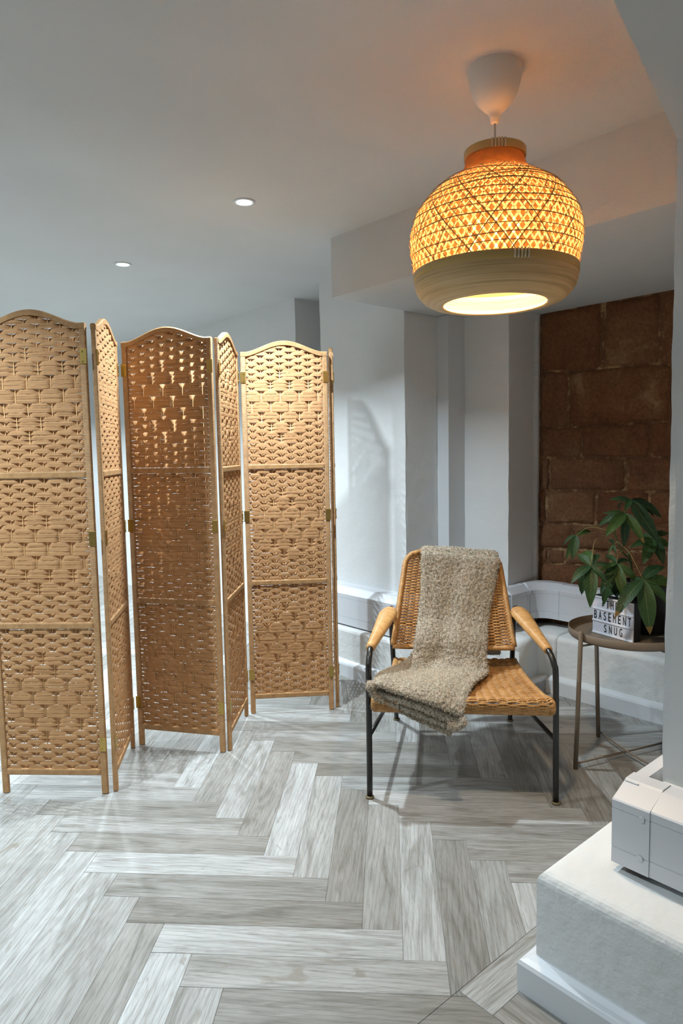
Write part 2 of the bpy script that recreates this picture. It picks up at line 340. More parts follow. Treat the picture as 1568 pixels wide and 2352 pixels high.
# sandstone blocks in the alcove: outlines measured as (s, z)
def ps(cx, cy):                                   # crop point -> (s, z) on the stone plane t = 2.04
    px, py = 1150+cx/3.096, 600+cy/3.096
    d = CF+CR*((px-784)/FPX)-CU*((py-1176)/FPX); k = (2.04-(CP.x+CP.y)/S2)/((d.x+d.y)/S2); p = CP+d*k
    return (p.x-p.y)/S2, p.z
rows = [  # (left bottom, left top, right bottom, right top) of each course in crop points, then the joints
    ((240, 790), (240, 372), (1235, 722), (1235, 200), [(235, 700), (718, 1118), (1128, 1400)]),
    ((240, 1195), (240, 790), (1215, 1135), (1215, 722), [(235, 462), (468, 1190), (1200, 1400)]),
    ((250, 1398), (250, 1195), (1200, 1395), (1200, 1135), [(240, 560), (570, 1042), (1050, 1400)]),
    ((260, 1630), (260, 1398), (1190, 1640), (1190, 1395), [(245, 328), (335, 872), (885, 1400)]),
    ((270, 1870), (270, 1630), (1185, 1885), (1185, 1640), [(250, 305), (312, 660), (668, 1400)]),
    ((280, 2045), (280, 1870), (1180, 2075), (1180, 1885), [(250, 492), (500, 880), (890, 1400)]),
    ((280, 2150), (280, 2045), (1175, 2190), (1175, 2075), [(250, 318), (325, 440), (450, 760), (770, 1400)]),
    ((280, 2330), (280, 2150), (1170, 2380), (1170, 2190), [(250, 560), (570, 980), (990, 1400)]),
]
def interp_z(a, b, s):
    (s0, z0), (s1, z1) = a, b; return z0+(z1-z0)*(s-s0)/(s1-s0)
def stone(s0, s1, zb, zt, i):
    # irregular dressed block: superelliptic outline, pillowed face, pieces proud of the mortar
    n = 7; g = .0045; V = []; F = []; r = np.random.default_rng(100+i); prd = r.uniform(-.005, .008)
    k = lambda u, lo, hi: lo+(hi-lo)*u
    us = [0, .035, .12, .35, .65, .88, .965, 1]; nn = len(us)
    for iv, v in enumerate(us):
        for iu, u in enumerate(us):
            s = k(u, s0+g, s1-g); z = k(v, zb(s)+g, zt(s)-g); e = min(u, 1-u)*(s1-s0); f = min(v, 1-v)*(zt(s)-zb(s)); m_ = min(e, f)
            dp = min(1, m_/.018); dep = .011*(1-(1-dp)**2)+prd*(dp)
            if (iu in (0, nn-1)) and (iv in (0, nn-1)): s += (.012 if iu == 0 else -.012); z += (.010 if iv == 0 else -.010)
            js, jz, jd = r.normal(0, .0035, 3); edge = iu in (0, nn-1) or iv in (0, nn-1)
            V.append((*xy(s+js, 2.064-(0 if edge else dep+jd*.7)), z+jz))
    for a in range(nn-1):
        for b in range(nn-1): q = a*nn+b; F.append((q, q+1, q+nn+1, q+nn))
    o = mesh('stone', V, F, M_STONE, alc, True); return o
ci = 0
for lb, lt, rb, rt, js in rows:
    A, B, C, D = ps(*lb), ps(*lt), ps(*rb), ps(*rt)
    midy = (lb[1]+lt[1])/2
    for x0, x1 in js:
        s0 = ps(x0, midy)[0]; s1 = ps(x1, midy)[0] if x1 < 1400 else .508
        s0 = max(s0, -.925)
        if s1 == .508:                             # carry the course on behind the pier in blocks
            cuts = [s0]; 
            while cuts[-1] < .30: cuts.append(cuts[-1]+random.uniform(.25, .42))
            cuts[-1] = .505
        else: cuts = [s0, s1]
        for a, b in zip(cuts, cuts[1:]):
            if b-a < .04: continue
            stone(a, b, lambda s: interp_z(A, C, s), lambda s: interp_z(B, D, s), ci); ci += 1
# ragged plaster edge beside the stone
V = []; F = []; r_ = np.random.default_rng(9); n = 110
for k in range(n+1):
    z = .50+(1.955-.50)*k/n; wd = .020+.004*math.sin(z*9)+r_.normal(0, .003); dark = .012+abs(r_.normal(0, .004))
    V += [(*xy(-.937, 2.02), z), (*xy(-.937+.006+r_.normal(0, .0015), 2.016+r_.normal(0, .002)), z), (*xy(-.925, 2.04), z), (*xy(-.93, 2.07), z)]
for k in range(n):
    for q in range(3): F.append((4*k+q, 4*k+q+1, 4*k+q+5, 4*k+q+4))
tag(mesh('trim_8', V, F, M_WALL), kind='structure')

# ------------------------------------------------------------------ floor: herringbone boards
fl = prism('floor', [(-9.5, -4.2), (2.8, -4.2), (2.8, 2.6), (-9.5, 2.6)], -.12, -.0015, mat('joint_grey', (.16, .15, .135), .8))
PW, PL = .105, .63; GAP = .00035
def clip(poly, n, c):                              # keep n.p <= c
    out = []
    for i in range(len(poly)):
        a, b = poly[i], poly[(i+1) % len(poly)]; da = n[0]*a[0]+n[1]*a[1]-c; db = n[0]*b[0]+n[1]*b[1]-c
        if da <= 0: out.append(a)
        if (da < 0 < db) or (db < 0 < da): k = da/(da-db); out.append((a[0]+(b[0]-a[0])*k, a[1]+(b[1]-a[1])*k))
    return out
def area(p): return abs(sum(p[i][0]*p[(i+1) % len(p)][1]-p[(i+1) % len(p)][0]*p[i][1] for i in range(len(p))))/2
def board_vf(poly):                                # thin slab with a fine bevelled arris
    n = len(poly); c = (sum(p[0] for p in poly)/n, sum(p[1] for p in poly)/n); V = []; F = []
    for d, z in ((0, -.0045), (0, -.0005), (.0006, 0)):
        for p in poly:
            L = math.hypot(p[0]-c[0], p[1]-c[1]) or 1; V.append((p[0]-(p[0]-c[0])/L*d*1.4, p[1]-(p[1]-c[1])/L*d*1.4, z))
    for k in range(2):
        for i in range(n): j = (i+1) % n; F.append((k*n+i, k*n+j, (k+1)*n+j, (k+1)*n+i))
    F.append(tuple(2*n+i for i in range(n))); return V, F
def mk_board(polys, rot, loc):                     # polys in local coordinates
    mb = MB()
    for p in polys: mb.add(*board_vf(p))
    o = mesh('floor_board', mb.V, mb.F, M_BOARD, fl); o.location = (*loc, 0); o.rotation_euler = (0, 0, rot); return o
SA, TA = .225, -.048                               # the border strip round the pier starts here
def seen(x, y):
    d = Vector((x, y, 0))-CP; z = d.dot(CF)
    if z < .1: return None
    px, py = 784+FPX*d.dot(CR)/z, 1176-FPX*d.dot(CU)/z
    return (px, py, z)
full = [(-PL/2+GAP, -PW/2+GAP), (PL/2-GAP, -PW/2+GAP), (PL/2-GAP, PW/2-GAP), (-PL/2+GAP, PW/2-GAP)]
cand = []
for k in range(-60, 60):
    for j in range(-8, 10):
        # A board k: right end at u = k, v in [k, k+1] (v towards the camera); rows repeat every 2n along u
        for kind in (0, 1):
            if kind == 0: cx = (k+12*j)*PW-PL/2; cy = -(k+.5)*PW; rot = 0
            else: cx = (k+12*j+.5)*PW; cy = -(k+1)*PW+PL/2; rot = PI/2
            s, t = st(cx, cy)
            if s < -8.9 or s > 2.7 or t < -4.1 or t > 2.45: continue
            if s > .9 and t > .4: continue
            q = seen(cx, cy); cand.append((cx, cy, rot, q))
vis = []; rest = []
for cx, cy, rot, q in cand:
    ok = False
    for dx in (-.3, 0, .3):
        for dy in (-.3, 0, .3):
            e = seen(cx+(dx if rot == 0 else dx*.15), cy+(dy if rot else dy*.15))
            if e and -20 < e[0] < 1590 and e[1] < 2380: ok = True
    s, t = st(cx, cy)
    blocked = (s < -2.0 and t > 1.5) or (-2 < s < -1.1 and t > 1.6) or (s > .35 and t > .1) or (t > 2.1)
    (vis if ok and not blocked else rest).append((q[2] if q else 99, cx, cy, rot))
vis.sort(); proto = None
rest += vis[292:]; vis = vis[:292]
def pieces(cx, cy, rot):
    ca, sa = math.cos(rot), math.sin(rot); W = [(cx+x*ca-y*sa, cy+x*sa+y*ca) for x, y in full]
    # s < SA  is  (x-y)/sqrt2 < SA ;  t < TA is (x+y)/sqrt2 < TA
    A = clip(W, (1/S2, -1/S2), SA-.001); B = clip(clip(W, (-1/S2, 1/S2), -SA), (1/S2, 1/S2), TA-.001)
    out = [[((x-cx)*ca+(y-cy)*sa, -(x-cx)*sa+(y-cy)*ca) for x, y in P] for P in (A, B) if len(P) > 2 and area(P) > 1e-4]
    whole = len(out) == 1 and abs(area(out[0])-area(full)) < 1e-6
    if len(out) == 2 and abs(sum(area(p) for p in out)-area(full)) < 2e-4*0: whole = True
    return out, whole
for z, cx, cy, rot in vis:
    P, whole = pieces(cx, cy, rot)
    if not P: continue
    if whole:
        if proto is None: proto = mk_board([full], rot, (cx, cy))
        else:
            o = proto.copy(); o.location = (cx, cy, 0); o.rotation_euler = (0, 0, rot); COL.objects.link(o)
    else:
        if len(P) == 2 and st(cx, cy)[1] < TA-.4: P = [full]
        mk_board(P, rot, (cx, cy))
mbr = MB()
for z, cx, cy, rot in rest:
    P, whole = pieces(cx, cy, rot); ca, sa = math.cos(rot), math.sin(rot)
    for p in P:
        V, F = board_vf(p); mbr.add([(cx+x*ca-y*sa, cy+x*sa+y*ca, zz) for x, y, zz in V], F)
M_BOARD2 = M_BOARD.copy()
o = mbr.build('far_floor_boards', M_BOARD, fl, False); tag(o, kind='stuff')
for s0, s1, t0, t1 in ((SA, .32, TA, .585), (SA, .32, .585, 1.215), (SA, .32, 1.215, 1.80), (.32, .95, TA, .058), (.95, 1.58, TA, .058), (1.58, 2.21, TA, .058)):
    cs, ct = (s0+s1)/2, (t0+t1)/2; L = max(s1-s0, t1-t0)/2-GAP; Wd = min(s1-s0, t1-t0)/2-GAP
    mk_board([[(-L, -Wd), (L, -Wd), (L, Wd), (-L, Wd)]], -PI/4 if s1-s0 > t1-t0 else PI/4, xy(cs, ct))

# ------------------------------------------------------------------ downlights
for i, (s, t, p) in enumerate(DOWN_FILL[:2]):
    x, y = xy(s, t); root = empty('downlight', (x, y, CEIL))
    tag(root, ['bright recessed ceiling downlight above the folding screen, the one nearer the pendant lamp', 'bright recessed ceiling downlight above the folding screen, the one further left'][i], 'light', 'recessed ceiling downlights')
    lathe('bezel', [(.043, .001), (.043, -.003), (.040, -.005), (.031, -.0045), (.029, .0)], M_TRIM, root, 40)
    lathe('lamp_face', [(.029, -.002), (.001, -.0025)], M_LED, root, 32)

# ------------------------------------------------------------------ pendant lamp
lx, ly = LAMP
lamp = empty('pendant_lamp', (lx, ly, CEIL)); tag(lamp, 'round woven bamboo pendant lamp glowing warm orange, hanging from a white ceiling cup', 'lamp')
lathe('ceiling_cup', [(.0675, 0), (.0675, -.012), (.066, -.035), (.059, -.062), (.046, -.085), (.031, -.101), (.022, -.108), (.017, -.113), (.014, -.122), (.0105, -.136), (.007, -.138), (.0008, -.138)], M_PORC, lamp, 56)
tube('cord', [(0, 0, -.13), (0, 0, -.22), (0, 0, -.395)], .003, M_PORC, lamp, 10)
PR = [(.0745, -.222), (.0765, -.235), (.084, -.252), (.105, -.272), (.135, -.290), (.163, -.310), (.190, -.338), (.210, -.370), (.221, -.402), (.224, -.430), (.222, -.460), (.217, -.490), (.211, -.518)]
prz = np.array([p[1] for p in PR])[::-1]; prr = np.array([p[0] for p in PR])[::-1]
cum = [0]
for a, b in zip(PR, PR[1:]): cum.append(cum[-1]+math.dist(a, b))
def prof_at(q):                                  # q in 0..1 down the shade
    d = q*cum[-1]; return np.interp(d, cum, [p[0] for p in PR]), np.interp(d, cum, [p[1] for p in PR])
def helix(mb, phi0, turn, width, off, q0=0.0, q1=1.0, n=30, wav=0, taper=True):
    V = []; F = []
    for k in range(n+1):
        q = q0+(q1-q0)*k/n; r, z = prof_at(q); r2, z2 = prof_at(min(1, q+.01)); r1, z1 = prof_at(max(0, q-.01))
        a = phi0+turn*q; T = Vector((r2*math.cos(a+turn*.01)-r1*math.cos(a-turn*.01), r2*math.sin(a+turn*.01)-r1*math.sin(a-turn*.01), z2-z1)).normalized()
        N = Vector((math.cos(a)*(z1-z2), math.sin(a)*(z1-z2), (r2-r1))).normalized()
        W = T.cross(N); o = off+wav*math.sin(k*PI*.5); p = Vector((r*math.cos(a), r*math.sin(a), z))+N*o
        wd = width*(.35+.65*min(1, r/.2)) if taper else width
        V += [p-W*wd/2, p+W*wd/2]
    for k in range(n): F.append((2*k, 2*k+1, 2*k+3, 2*k+2))
    mb.add(V, F)
mb = MB()
NS = 68
for i in range(NS):
    a = 2*PI*i/NS
    helix(mb, a, 1.15, .0116, -.0018, wav=.0009); helix(mb, a, -1.15, .0116, -.0034, wav=.0009)
shade = mb.build('woven_shade', M_BAM1, lamp, True); tag(shade, 'glowing orange lattice of plaited bamboo strips', kind='stuff')
mb = MB()
for i in range(13):
    a = 2*PI*i/13+.12; helix(mb, a, 1.3, .0028, .0012, q0=.17, taper=False); helix(mb, a+.1, -1.3, .0028, .0006, q0=.17, taper=False)
for i in range(26):
    a = 2*PI*i/26+.05; helix(mb, a, 1.3, .0016, .0016, q0=.25, taper=False); helix(mb, a+.03, -1.3, .0016, .0010, q0=.25, taper=False)
for j in range(11):
    q = .32+.062*j; r, z = prof_at(q); r += .0012
    V = []; F = []; n = 96; h = .0015 if j % 2 else .0011
    for k in range(n):
        a = 2*PI*k/n; zz = z+.003*math.sin(a*2+j*1.7)+.0012*math.sin(a*5+j); V += [(r*math.cos(a), r*math.sin(a), zz-h), (r*math.cos(a), r*math.sin(a), zz+h)]
    for k in range(n): m_ = (k+1) % n; F.append((2*k, 2*m_, 2*m_+1, 2*k+1))
    mb.add(V, F)
o = mb.build('outer_lattice', M_BAM2, lamp, True); tag(o, 'thin darker bamboo strips crossing over the shade', kind='stuff')
lathe('neck_hoop', [(.070, -.206), (.0785, -.206), (.0795, -.2075), (.0795, -.225), (.0785, -.2265), (.070, -.2265), (.070, -.206)], M_BAND, lamp, 72)
lathe('lower_hoop', [(.205, -.513), (.2135, -.513), (.2145, -.5145), (.2135, -.532), (.212, -.5335), (.205, -.5335), (.205, -.513)], M_BAND, lamp, 96)
bp = [(.2115, -.534), (.211, -.545), (.206, -.560), (.197, -.574), (.183, -.587), (.166, -.595), (.150, -.5985), (.140, -.599), (.134, -.597), (.1335, -.593), (.138, -.590), (.160, -.585), (.180, -.575), (.194, -.560), (.202, -.545), (.204, -.534)]
bowl = lathe('coiled_rim', bp, M_BOWL, lamp, 120); tag(bowl, 'smooth coiled bamboo lower rim')
for base, R, z0, z1 in ((-1.60, .0802, -.205, -.228), (-1.43, .2150, -.512, -.535)):
    for k in range(5):
        a = base+(k-2)*(.10 if R < .1 else .038)
        tube('lashing', [(R*math.cos(a), R*math.sin(a), z0), (R*1.012*math.cos(a), R*1.012*math.sin(a), (z0+z1)/2), (R*math.cos(a), R*math.sin(a), z1)], .0021, M_LASH, lamp, 8)
mb = MB()
for i in range(30):
    for sg in (1, -1):
        V = []; F = []
        for k in range(11):
            a = 2*PI*i/30+sg*.9*k/10; z = -.385-.135*k/10; r = .066+.0006*sg; V += [(r*math.cos(a-.045), r*math.sin(a-.045), z), (r*math.cos(a+.045), r*math.sin(a+.045), z)]
        for k in range(10): F.append((2*k, 2*k+1, 2*k+3, 2*k+2))
        mb.add(V, F)
o = mb.build('inner_liner', M_BAM1, lamp); tag(o, 'small woven liner cylinder around the bulb', kind='stuff')
lathe('light_baffle', [(.001, -.384), (.060, -.386), (.060, -.388), (.001, -.388)], M_BAM1, lamp, 40)  # added disc, softens the bulb light escaping up through the neck
lathe('bulb_holder', [(.001, -.375), (.02, -.378), (.022, -.41), (.018, -.425), (.001, -.425)], M_PORC, lamp, 24)
lathe('bulb', [(.012, -.425), (.016, -.432), (.026, -.445), (.031, -.46), (.0305, -.475), (.024, -.489), (.012, -.497), (.001, -.499)], M_BULB, lamp, 28)

# ------------------------------------------------------------------ folding screen
PWD = .398; ST = .023; HT = 1.703
def arch(x):                                     # underside of the arched top rail; x from 0 to PWD
    u = (x-ST)/(PWD-2*ST); u = min(max(u, 0), 1); return 1.680+.050*(math.sin(PI*u)**1.55)
def weave_mesh():
    V = []; F = []; PI_ = .0162; x0, x1 = ST-.004, PWD-ST+.004; rods = [ST+.0235+(PWD-2*ST-.047)*j/7 for j in range(8)]
    rr = np.random.default_rng(3)
    secs = [(.092, .618, 0), (.644, 1.163, 1), (1.189, 1.735, 2)]
    for zb, zt, si in secs:
        nrow = int(round((zt-zb)/PI_)); pit = (zt-zb)/nrow
        for i in range(nrow):
            zc = zb+(i+.5)*pit; cen = abs((i+.5)-nrow*.5)/(nrow*.5)
            # column phase per rod, plain weave or three rows working together in the middle diamond
            ph = []
            for j in range(8):
                side = abs(j-3.5)/3.5
                big = cen+side*.42 < .66
                g = (i//3) if big else i
                ph.append(1 if (g+j) % 2 == 0 else -1)
            # state at a point: (y top, y bottom, top reach, bottom reach)
            fr = (-.0050, -.0062, 1.03, 1.03); top3 = big and (i % 3 == 2)
            bk = (.0135, .0030, 1.0, 1.0) if (not big or top3) else (.0032, .0026, 1.03, 1.03); wd_ = .0185 if (not big or top3) else .009
            kx = [(x0, (.002, .001, .55, .80))]
            for j in range(8):
                if ph[j] > 0: kx.append((rods[j], fr))
                else:
                    if rods[j]-wd_ > kx[-1][0]+.001: kx.append((rods[j]-wd_, fr))
                    kx.append((rods[j], bk)); kx.append((rods[j]+wd_, fr))
            if ph[7] > 0: kx.append((rods[7]+.012, fr))
            kx = [q for q in kx if q[0] < x1-.001]+[(x1, (.002, .001, .55, .80))]
            xs = []
            for (xa, ka), (xb, kb_) in zip(kx, kx[1:]):
                nn_ = 3 if xb-xa > .02 else 2
                for k in range(nn_): u = k/nn_; xs.append((xa+(xb-xa)*u, [p_+(q_-p_)*u for p_, q_ in zip(ka, kb_)]))
            xs.append(kx[-1]); base = len(V)
            for x, (yt, yb, ht, hb) in xs:
                a = arch(x); jj = rr.normal(0, .0006); jy = rr.normal(0, .0004)
                for v in (-1, -.33, .33, 1):
                    z = zc+jj+pit*.5*(hb*v if v < 0 else ht*v); y = yb+(yt-yb)*(v+1)/2-.0007*(1-v*v)+jy
                    if si == 2: z = min(z, a+.004)
                    V.append((x, y, z))
            n = len(xs)
            for k in range(n-1):
                if si == 2 and zc-pit*.5 > arch(xs[k][0])+.004 and zc-pit*.5 > arch(xs[k+1][0])+.004: continue
                for q in range(3): a0 = base+k*4+q; F.append((a0, a0+4, a0+5, a0+1))
    me = bpy.data.meshes.new('woven_infill'); me.from_pydata(V, [], F); me.update(); me.materials.append(M_PAPER)
    me.polygons.foreach_set('use_smooth', [True]*len(me.polygons)); return me, rods
WM, RODS = weave_mesh()
def rods_mesh():
    mb = MB()
    for x in RODS: mb.add(*tube_vf([(x, 0, .085), (x, 0, .9), (x, 0, arch(x)+.006)], .0016, 6))
    me = bpy.data.meshes.new('upright_cords'); me.from_pydata(mb.V, [], mb.F); me.materials.append(M_PCORD); me.polygons.foreach_set('use_smooth', [True]*len(me.polygons)); return me
RM = rods_mesh()
def me_of(bm, m, name):
    me = bpy.data.meshes.new(name); bm.to_mesh(me); bm.free(); me.materials.append(m); return me
STILE = me_of(box_bm(0, ST, -.0085, .0085, 0, HT, .004), M_PWRAP, 'stile')
RAIL = me_of(box_bm(ST-.002, PWD-ST+.002, -.0105, .0095, -.012, .012, .0045), M_PWRAPX, 'cross_rail')
def top_rail():
    pts = []; N = 40; V = []; F = []
    for k in range(N+1):
        x = .001+(PWD-.002)*k/N; z = arch(x)+.011; nx = Vector((x, 0, z))
        for y, dz in ((-.010, -.009), (-.010, .007), (-.006, .0115), (.006, .0115), (.0095, .007), (.0095, -.009)): V.append((x, y, z+dz))
    for k in range(N):
        for q in range(6): F.append((k*6+q, k*6+(q+1) % 6, (k+1)*6+(q+1) % 6, (k+1)*6+q))
    F.append((0, 1, 2, 3, 4, 5)); F.append(tuple(N*6+q for q in range(6))[::-1])
    me = bpy.data.meshes.new('top_rail'); me.from_pydata(V, [], F); me.materials.append(M_PWRAPX)
    bm = bmesh.new(); bm.from_mesh(me); bmesh.ops.recalc_face_normals(bm, faces=bm.faces[:]); bm.to_mesh(me); bm.free(); return me
TOPR = top_rail()
screen = empty('folding_screen', (-.7, 1.1, 0)); tag(screen, 'six-panel folding room divider of woven tan paper with arched tops, standing zigzag on the left', 'room divider')
ENDS = [((-1.463, .676), (-1.066, .682)), ((-1.043, .692), (-1.123, 1.086)), ((-1.103, 1.106), (-.712, 1.036)), ((-.697, 1.046), (-.705, 1.442)), ((-.689, 1.462), (-.295, 1.524)), ((-.279, 1.545), (-.318, 1.94))]
panels = []
for i, (a, b) in enumerate(ENDS):
    rz = math.atan2(b[1]-a[1], b[0]-a[0]); p = empty('screen_panel'); p.parent = screen
    p.matrix_world = Matrix.Translation((a[0], a[1], 0)) @ Matrix.Rotation(rz, 4, 'Z'); p.matrix_parent_inverse = Matrix.Identity(4)
    p.location = (a[0]+.7, a[1]-1.1, 0); p.rotation_euler = (0, 0, rz)
    panels.append(p)
    for x in (0, PWD-ST):
        o = link('stile', STILE, None, p); o.location = (x, 0, 0)
    for z in (.083, .631, 1.176): o = link('cross_rail', RAIL, None, p); o.location = (0, 0, z)
    link('top_rail', TOPR, None, p); o = link('woven_infill', WM, None, p); tag(o, kind='stuff'); o = link('upright_cords', RM, None, p); tag(o, kind='stuff')
hm = box_bm(-.012, .012, -.0013, .0013, -.026, .026, .0005)
for zz in (-.017, .017):
    r_ = bmesh.ops.create_cone(hm, cap_ends=True, segments=10, radius1=.003, radius2=.0025, depth=.004); bmesh.ops.rotate(hm, verts=r_['verts'], cent=(0, 0, 0), matrix=Matrix.Rotation(PI/2, 3, 'X')); bmesh.ops.translate(hm, verts=r_['verts'], vec=(.004, -.002, zz))
HM = me_of(hm, M_BRASS, 'hinge')
for i in range(5):
    for z in (.19, .948, 1.587):
        for pi_, x in ((i, PWD+.001), (i+1, -.001)):
            o = link('hinge', HM, None, panels[pi_]); o.location = (x+(-.010 if x > .1 else .010), -.0098, z)
            if x > .1: o.scale = (-1, 1, 1)

# ------------------------------------------------------------------ wicker armchair
chair = empty('wicker_armchair', (.22, .95, 0)); tag(chair, 'low wicker armchair with black tubular frame and cane-wrapped arms, a throw over it', 'chair')
def C(p): return (p[0]-.22, p[1]-.95, p[2])
def side_frame(sx):                               # sx: -1 left, 1 right
    if sx < 0: fx, fy, tx, rx = -.101, .678, -.016, .005; 
    else: fx, fy, tx, rx = .549, .656, .487, .522
    fl_ = [(fx, fy, .004), (fx+(.001 if sx < 0 else -.002), fy, .25), (fx+(.002 if sx < 0 else -.004), fy+.002, .46), (fx+(.003 if sx < 0 else -.008), fy+.008, .495), (fx+(.006 if sx < 0 else -.014), fy+.028, .522), (fx+(.009 if sx < 0 else -.020), fy+.055, .536)]
    arm = [Vector(fl_[-1]).lerp(Vector((tx, 1.075, .598)), k/6) for k in range(1, 7)]
    rl = [(tx+.001*sx, 1.10, .590), (tx+.002*sx, 1.115, .565)]+[Vector((tx, 1.125, .54)).lerp(Vector((rx, 1.398, .004)), k/6) for k in range(0, 7)]
    pts = curve_pts([C(p) for p in fl_+[tuple(a) for a in arm]+rl], 4)
    return pts, Vector(fl_[-1]), Vector((tx, 1.075, .598)), fl_, rl
for sx in (-1, 1):
    pts, a0, a1, fl_, rl = side_frame(sx); tube('side_frame', pts, .0105, M_BLACK, chair, 14)
    V = []; F = []; N = 36; n = 20
    A0 = Vector(C(a0)); A1 = Vector(C(a1)); D = (A1-A0); T = D.normalized(); side = Vector((0, 0, 1)).cross(T).normalized(); up = T.cross(side)
    for k in range(N+1):
        u = k/N; s = -.02+u*1.02; p = A0+D*s
        wd = np.interp(u, [0, .04, .3, .62, .84, .93, .98, 1], [.0155, .017, .023, .032, .037, .031, .019, .007]); th = np.interp(u, [0, .1, .8, .95, 1], [.0155, .0165, .021, .017, .006])
        wob = 1+.02*math.sin(k*2.4)
        for q in range(n): a = 2*PI*q/n; V.append(p+side*(math.cos(a)*wd*wob)+up*(math.sin(a)*th*wob))
    for k in range(N):
        for q in range(n): F.append((k*n+q, k*n+(q+1) % n, (k+1)*n+(q+1) % n, (k+1)*n+q))
    F.append(tuple(range(n))[::-1]); F.append(tuple(N*n+q for q in range(n)))
    o = mesh('armrest', V, F, M_RATWRAP, chair, True); tag(o, 'armrest wrapped in flat honey cane')
    f0 = Vector(C(fl_[0])); r0 = Vector(C(rl[-1]))
    for q in (f0, r0): lathe('foot', [(.0005, 0), (.0135, 0), (.0155, .003), (.0155, .006), (.0125, .008), (.011, .010)], M_FOOT, chair, 20).location = (q.x, q.y, 0)
    rr0 = Vector(C(rl[2])).lerp(Vector(C(rl[-1])), .70)
    tube('side_stretcher', [(f0.x, f0.y, .228), tuple((Vector((f0.x, f0.y, .228))+rr0)/2), tuple(rr0)], .008, M_BLACK, chair, 12)
tube('front_rail', [C((-.098, .672, .345)), C((.22, .664, .345)), C((.545, .658, .345))], .009, M_BLACK, chair, 12)
tube('rear_rail', [C((-.008, 1.235, .325)), C((.25, 1.235, .325)), C((.506, 1.235, .325))], .009, M_BLACK, chair, 12)
tube('back_rail', [C((-.014, 1.13, .52)), C((.23, 1.15, .52)), C((.485, 1.13, .52))], .008, M_BLACK, chair, 12)

def strand_weave(name, frame, nrow, ncol, rad, amp, samp, mat_, parent, ro=0, flat=.8):
    # frame(u, v) -> point, normal; rows run along u
    mb = MB()
    for i in range(nrow):
        v = (i+.5)/nrow; pts = []; N = ncol*samp
        for k in range(N+1):
            u = k/N; p, nm = frame(u, v); ph = math.cos(PI*(u*ncol+i)); a = amp*(.5 if name == 'seat' and v < .08 else 1)*max(-1, min(1, ph*1.5)); pts.append((p+nm*a, nm))
        V = []; F = []; n = 6; rdd = rad*random.uniform(.88, 1.1)
        P = [q[0] for q in pts]
        for k in range(len(P)):
            T = (P[min(k+1, N)]-P[max(k-1, 0)]).normalized(); U = pts[k][1]; U = (U-T*U.dot(T)).normalized(); W = T.cross(U)
            for q in range(n): a = 2*PI*q/n; V.append(P[k]+U*(math.cos(a)*rdd*flat)+W*(math.sin(a)*rdd))
        for k in range(len(P)-1):
            for q in range(n): F.append((k*n+q, k*n+(q+1) % n, (k+1)*n+(q+1) % n, (k+1)*n+q))
        mb.add(V, F)
    return mb.build(name, mat_, parent, True)
# backrest
BL, BR, BT_L, BT_R = Vector(C((-.010, 1.055, .452))), Vector(C((.478, 1.055, .445))), Vector(C((.055, 1.235, .812))), Vector(C((.440, 1.235, .800)))
BN = (BR-BL).cross(BT_L-BL).normalized(); BN = BN if BN.y < 0 else -BN
def back_frame(u, v):
    # rounded shoulders: half width shrinks near the top
    sh = 1-.20*max(0, (v-.86)/.14)**2.2; um = .5+(u-.5)*sh
    p = BL.lerp(BR, um).lerp(BT_L.lerp(BT_R, um), v); cur = -.020*(1-(2*u-1)**2)   # gentle hollow
    return p+BN*(cur-.0), BN
bk = strand_weave('backrest', back_frame, 66, 17, .0034, .0042, 4, M_RAT, chair); tag(bk, 'woven honey rattan backrest')
mb = MB()
for j in range(1, 17): mb.add(*tube_vf([back_frame(j/17+.0, v)[0] for v in np.linspace(0, 1, 14)], .0032, 6))
mb.build('backrest_stakes', M_RAT, bk)
edge = [back_frame(0, v)[0] for v in np.linspace(0, .97, 22)]+[back_frame(u, 1.005)[0] for u in np.linspace(.07, .93, 14)]+[back_frame(1, v)[0] for v in np.linspace(.97, 0, 22)]
tube('edge_wrap', edge, .0105, M_RATEDGE, bk, 10)
tube('lower_edge_wrap', [back_frame(u, -.012)[0] for u in np.linspace(0, 1, 12)], .010, M_RATEDGEX, bk, 10)
# seat
SFL, SFR, SBL, SBR = Vector(C((-.082, .655, .372))), Vector(C((.532, .645, .366))), Vector(C((.002, 1.20, .350))), Vector(C((.505, 1.20, .348)))
def seat_frame(u, v):
    # v = 0 at the foot of the front roll, runs over the roll and back along the seat
    fr = .07
    if v < fr:
        q = v/fr; base = SFL.lerp(SFR, u); ang = q*PI/2; rd = .026
        p = base+Vector((0, rd*(1-math.sin(ang))-rd-.002, -rd*math.cos(ang)*1.0))
        p = base+Vector((0, -.012*math.sin(ang*1.0)+(.006 if q < .2 else 0)*0-.002, -.030*(1-q)))
        nm = Vector((0, -math.cos(ang*.9), math.sin(ang*.9))).normalized(); return p, nm
    q = (v-fr)/(1-fr); w_ = u+.0; p = SFL.lerp(SFR, w_).lerp(SBL.lerp(SBR, w_), q)
    sag = -.022*math.sin(PI*q)**.8*(1-(2*u-1)**4)+.010*math.exp(-((q-.05)/.06)**2); dx = (.5-u)*.0
    side = .016*math.sin(PI*q)*(1 if u < .5 else -1)*abs(2*u-1)**3
    slope = Vector((0, -.12*math.cos(PI*q)*-.6, 1)).normalized()
    return p+Vector((side, -.014*(1-q), sag)), slope
seat = strand_weave('seat', seat_frame, 88, 18, .0038, .0046, 4, M_RAT, chair); tag(seat, 'woven golden rattan seat, slightly sagging')
mb = MB()
for j in range(1, 18): mb.add(*tube_vf([seat_frame(j/18, v)[0] for v in np.linspace(0, 1, 26)], .0038, 6))
mb.build('seat_stakes', M_RAT, seat)
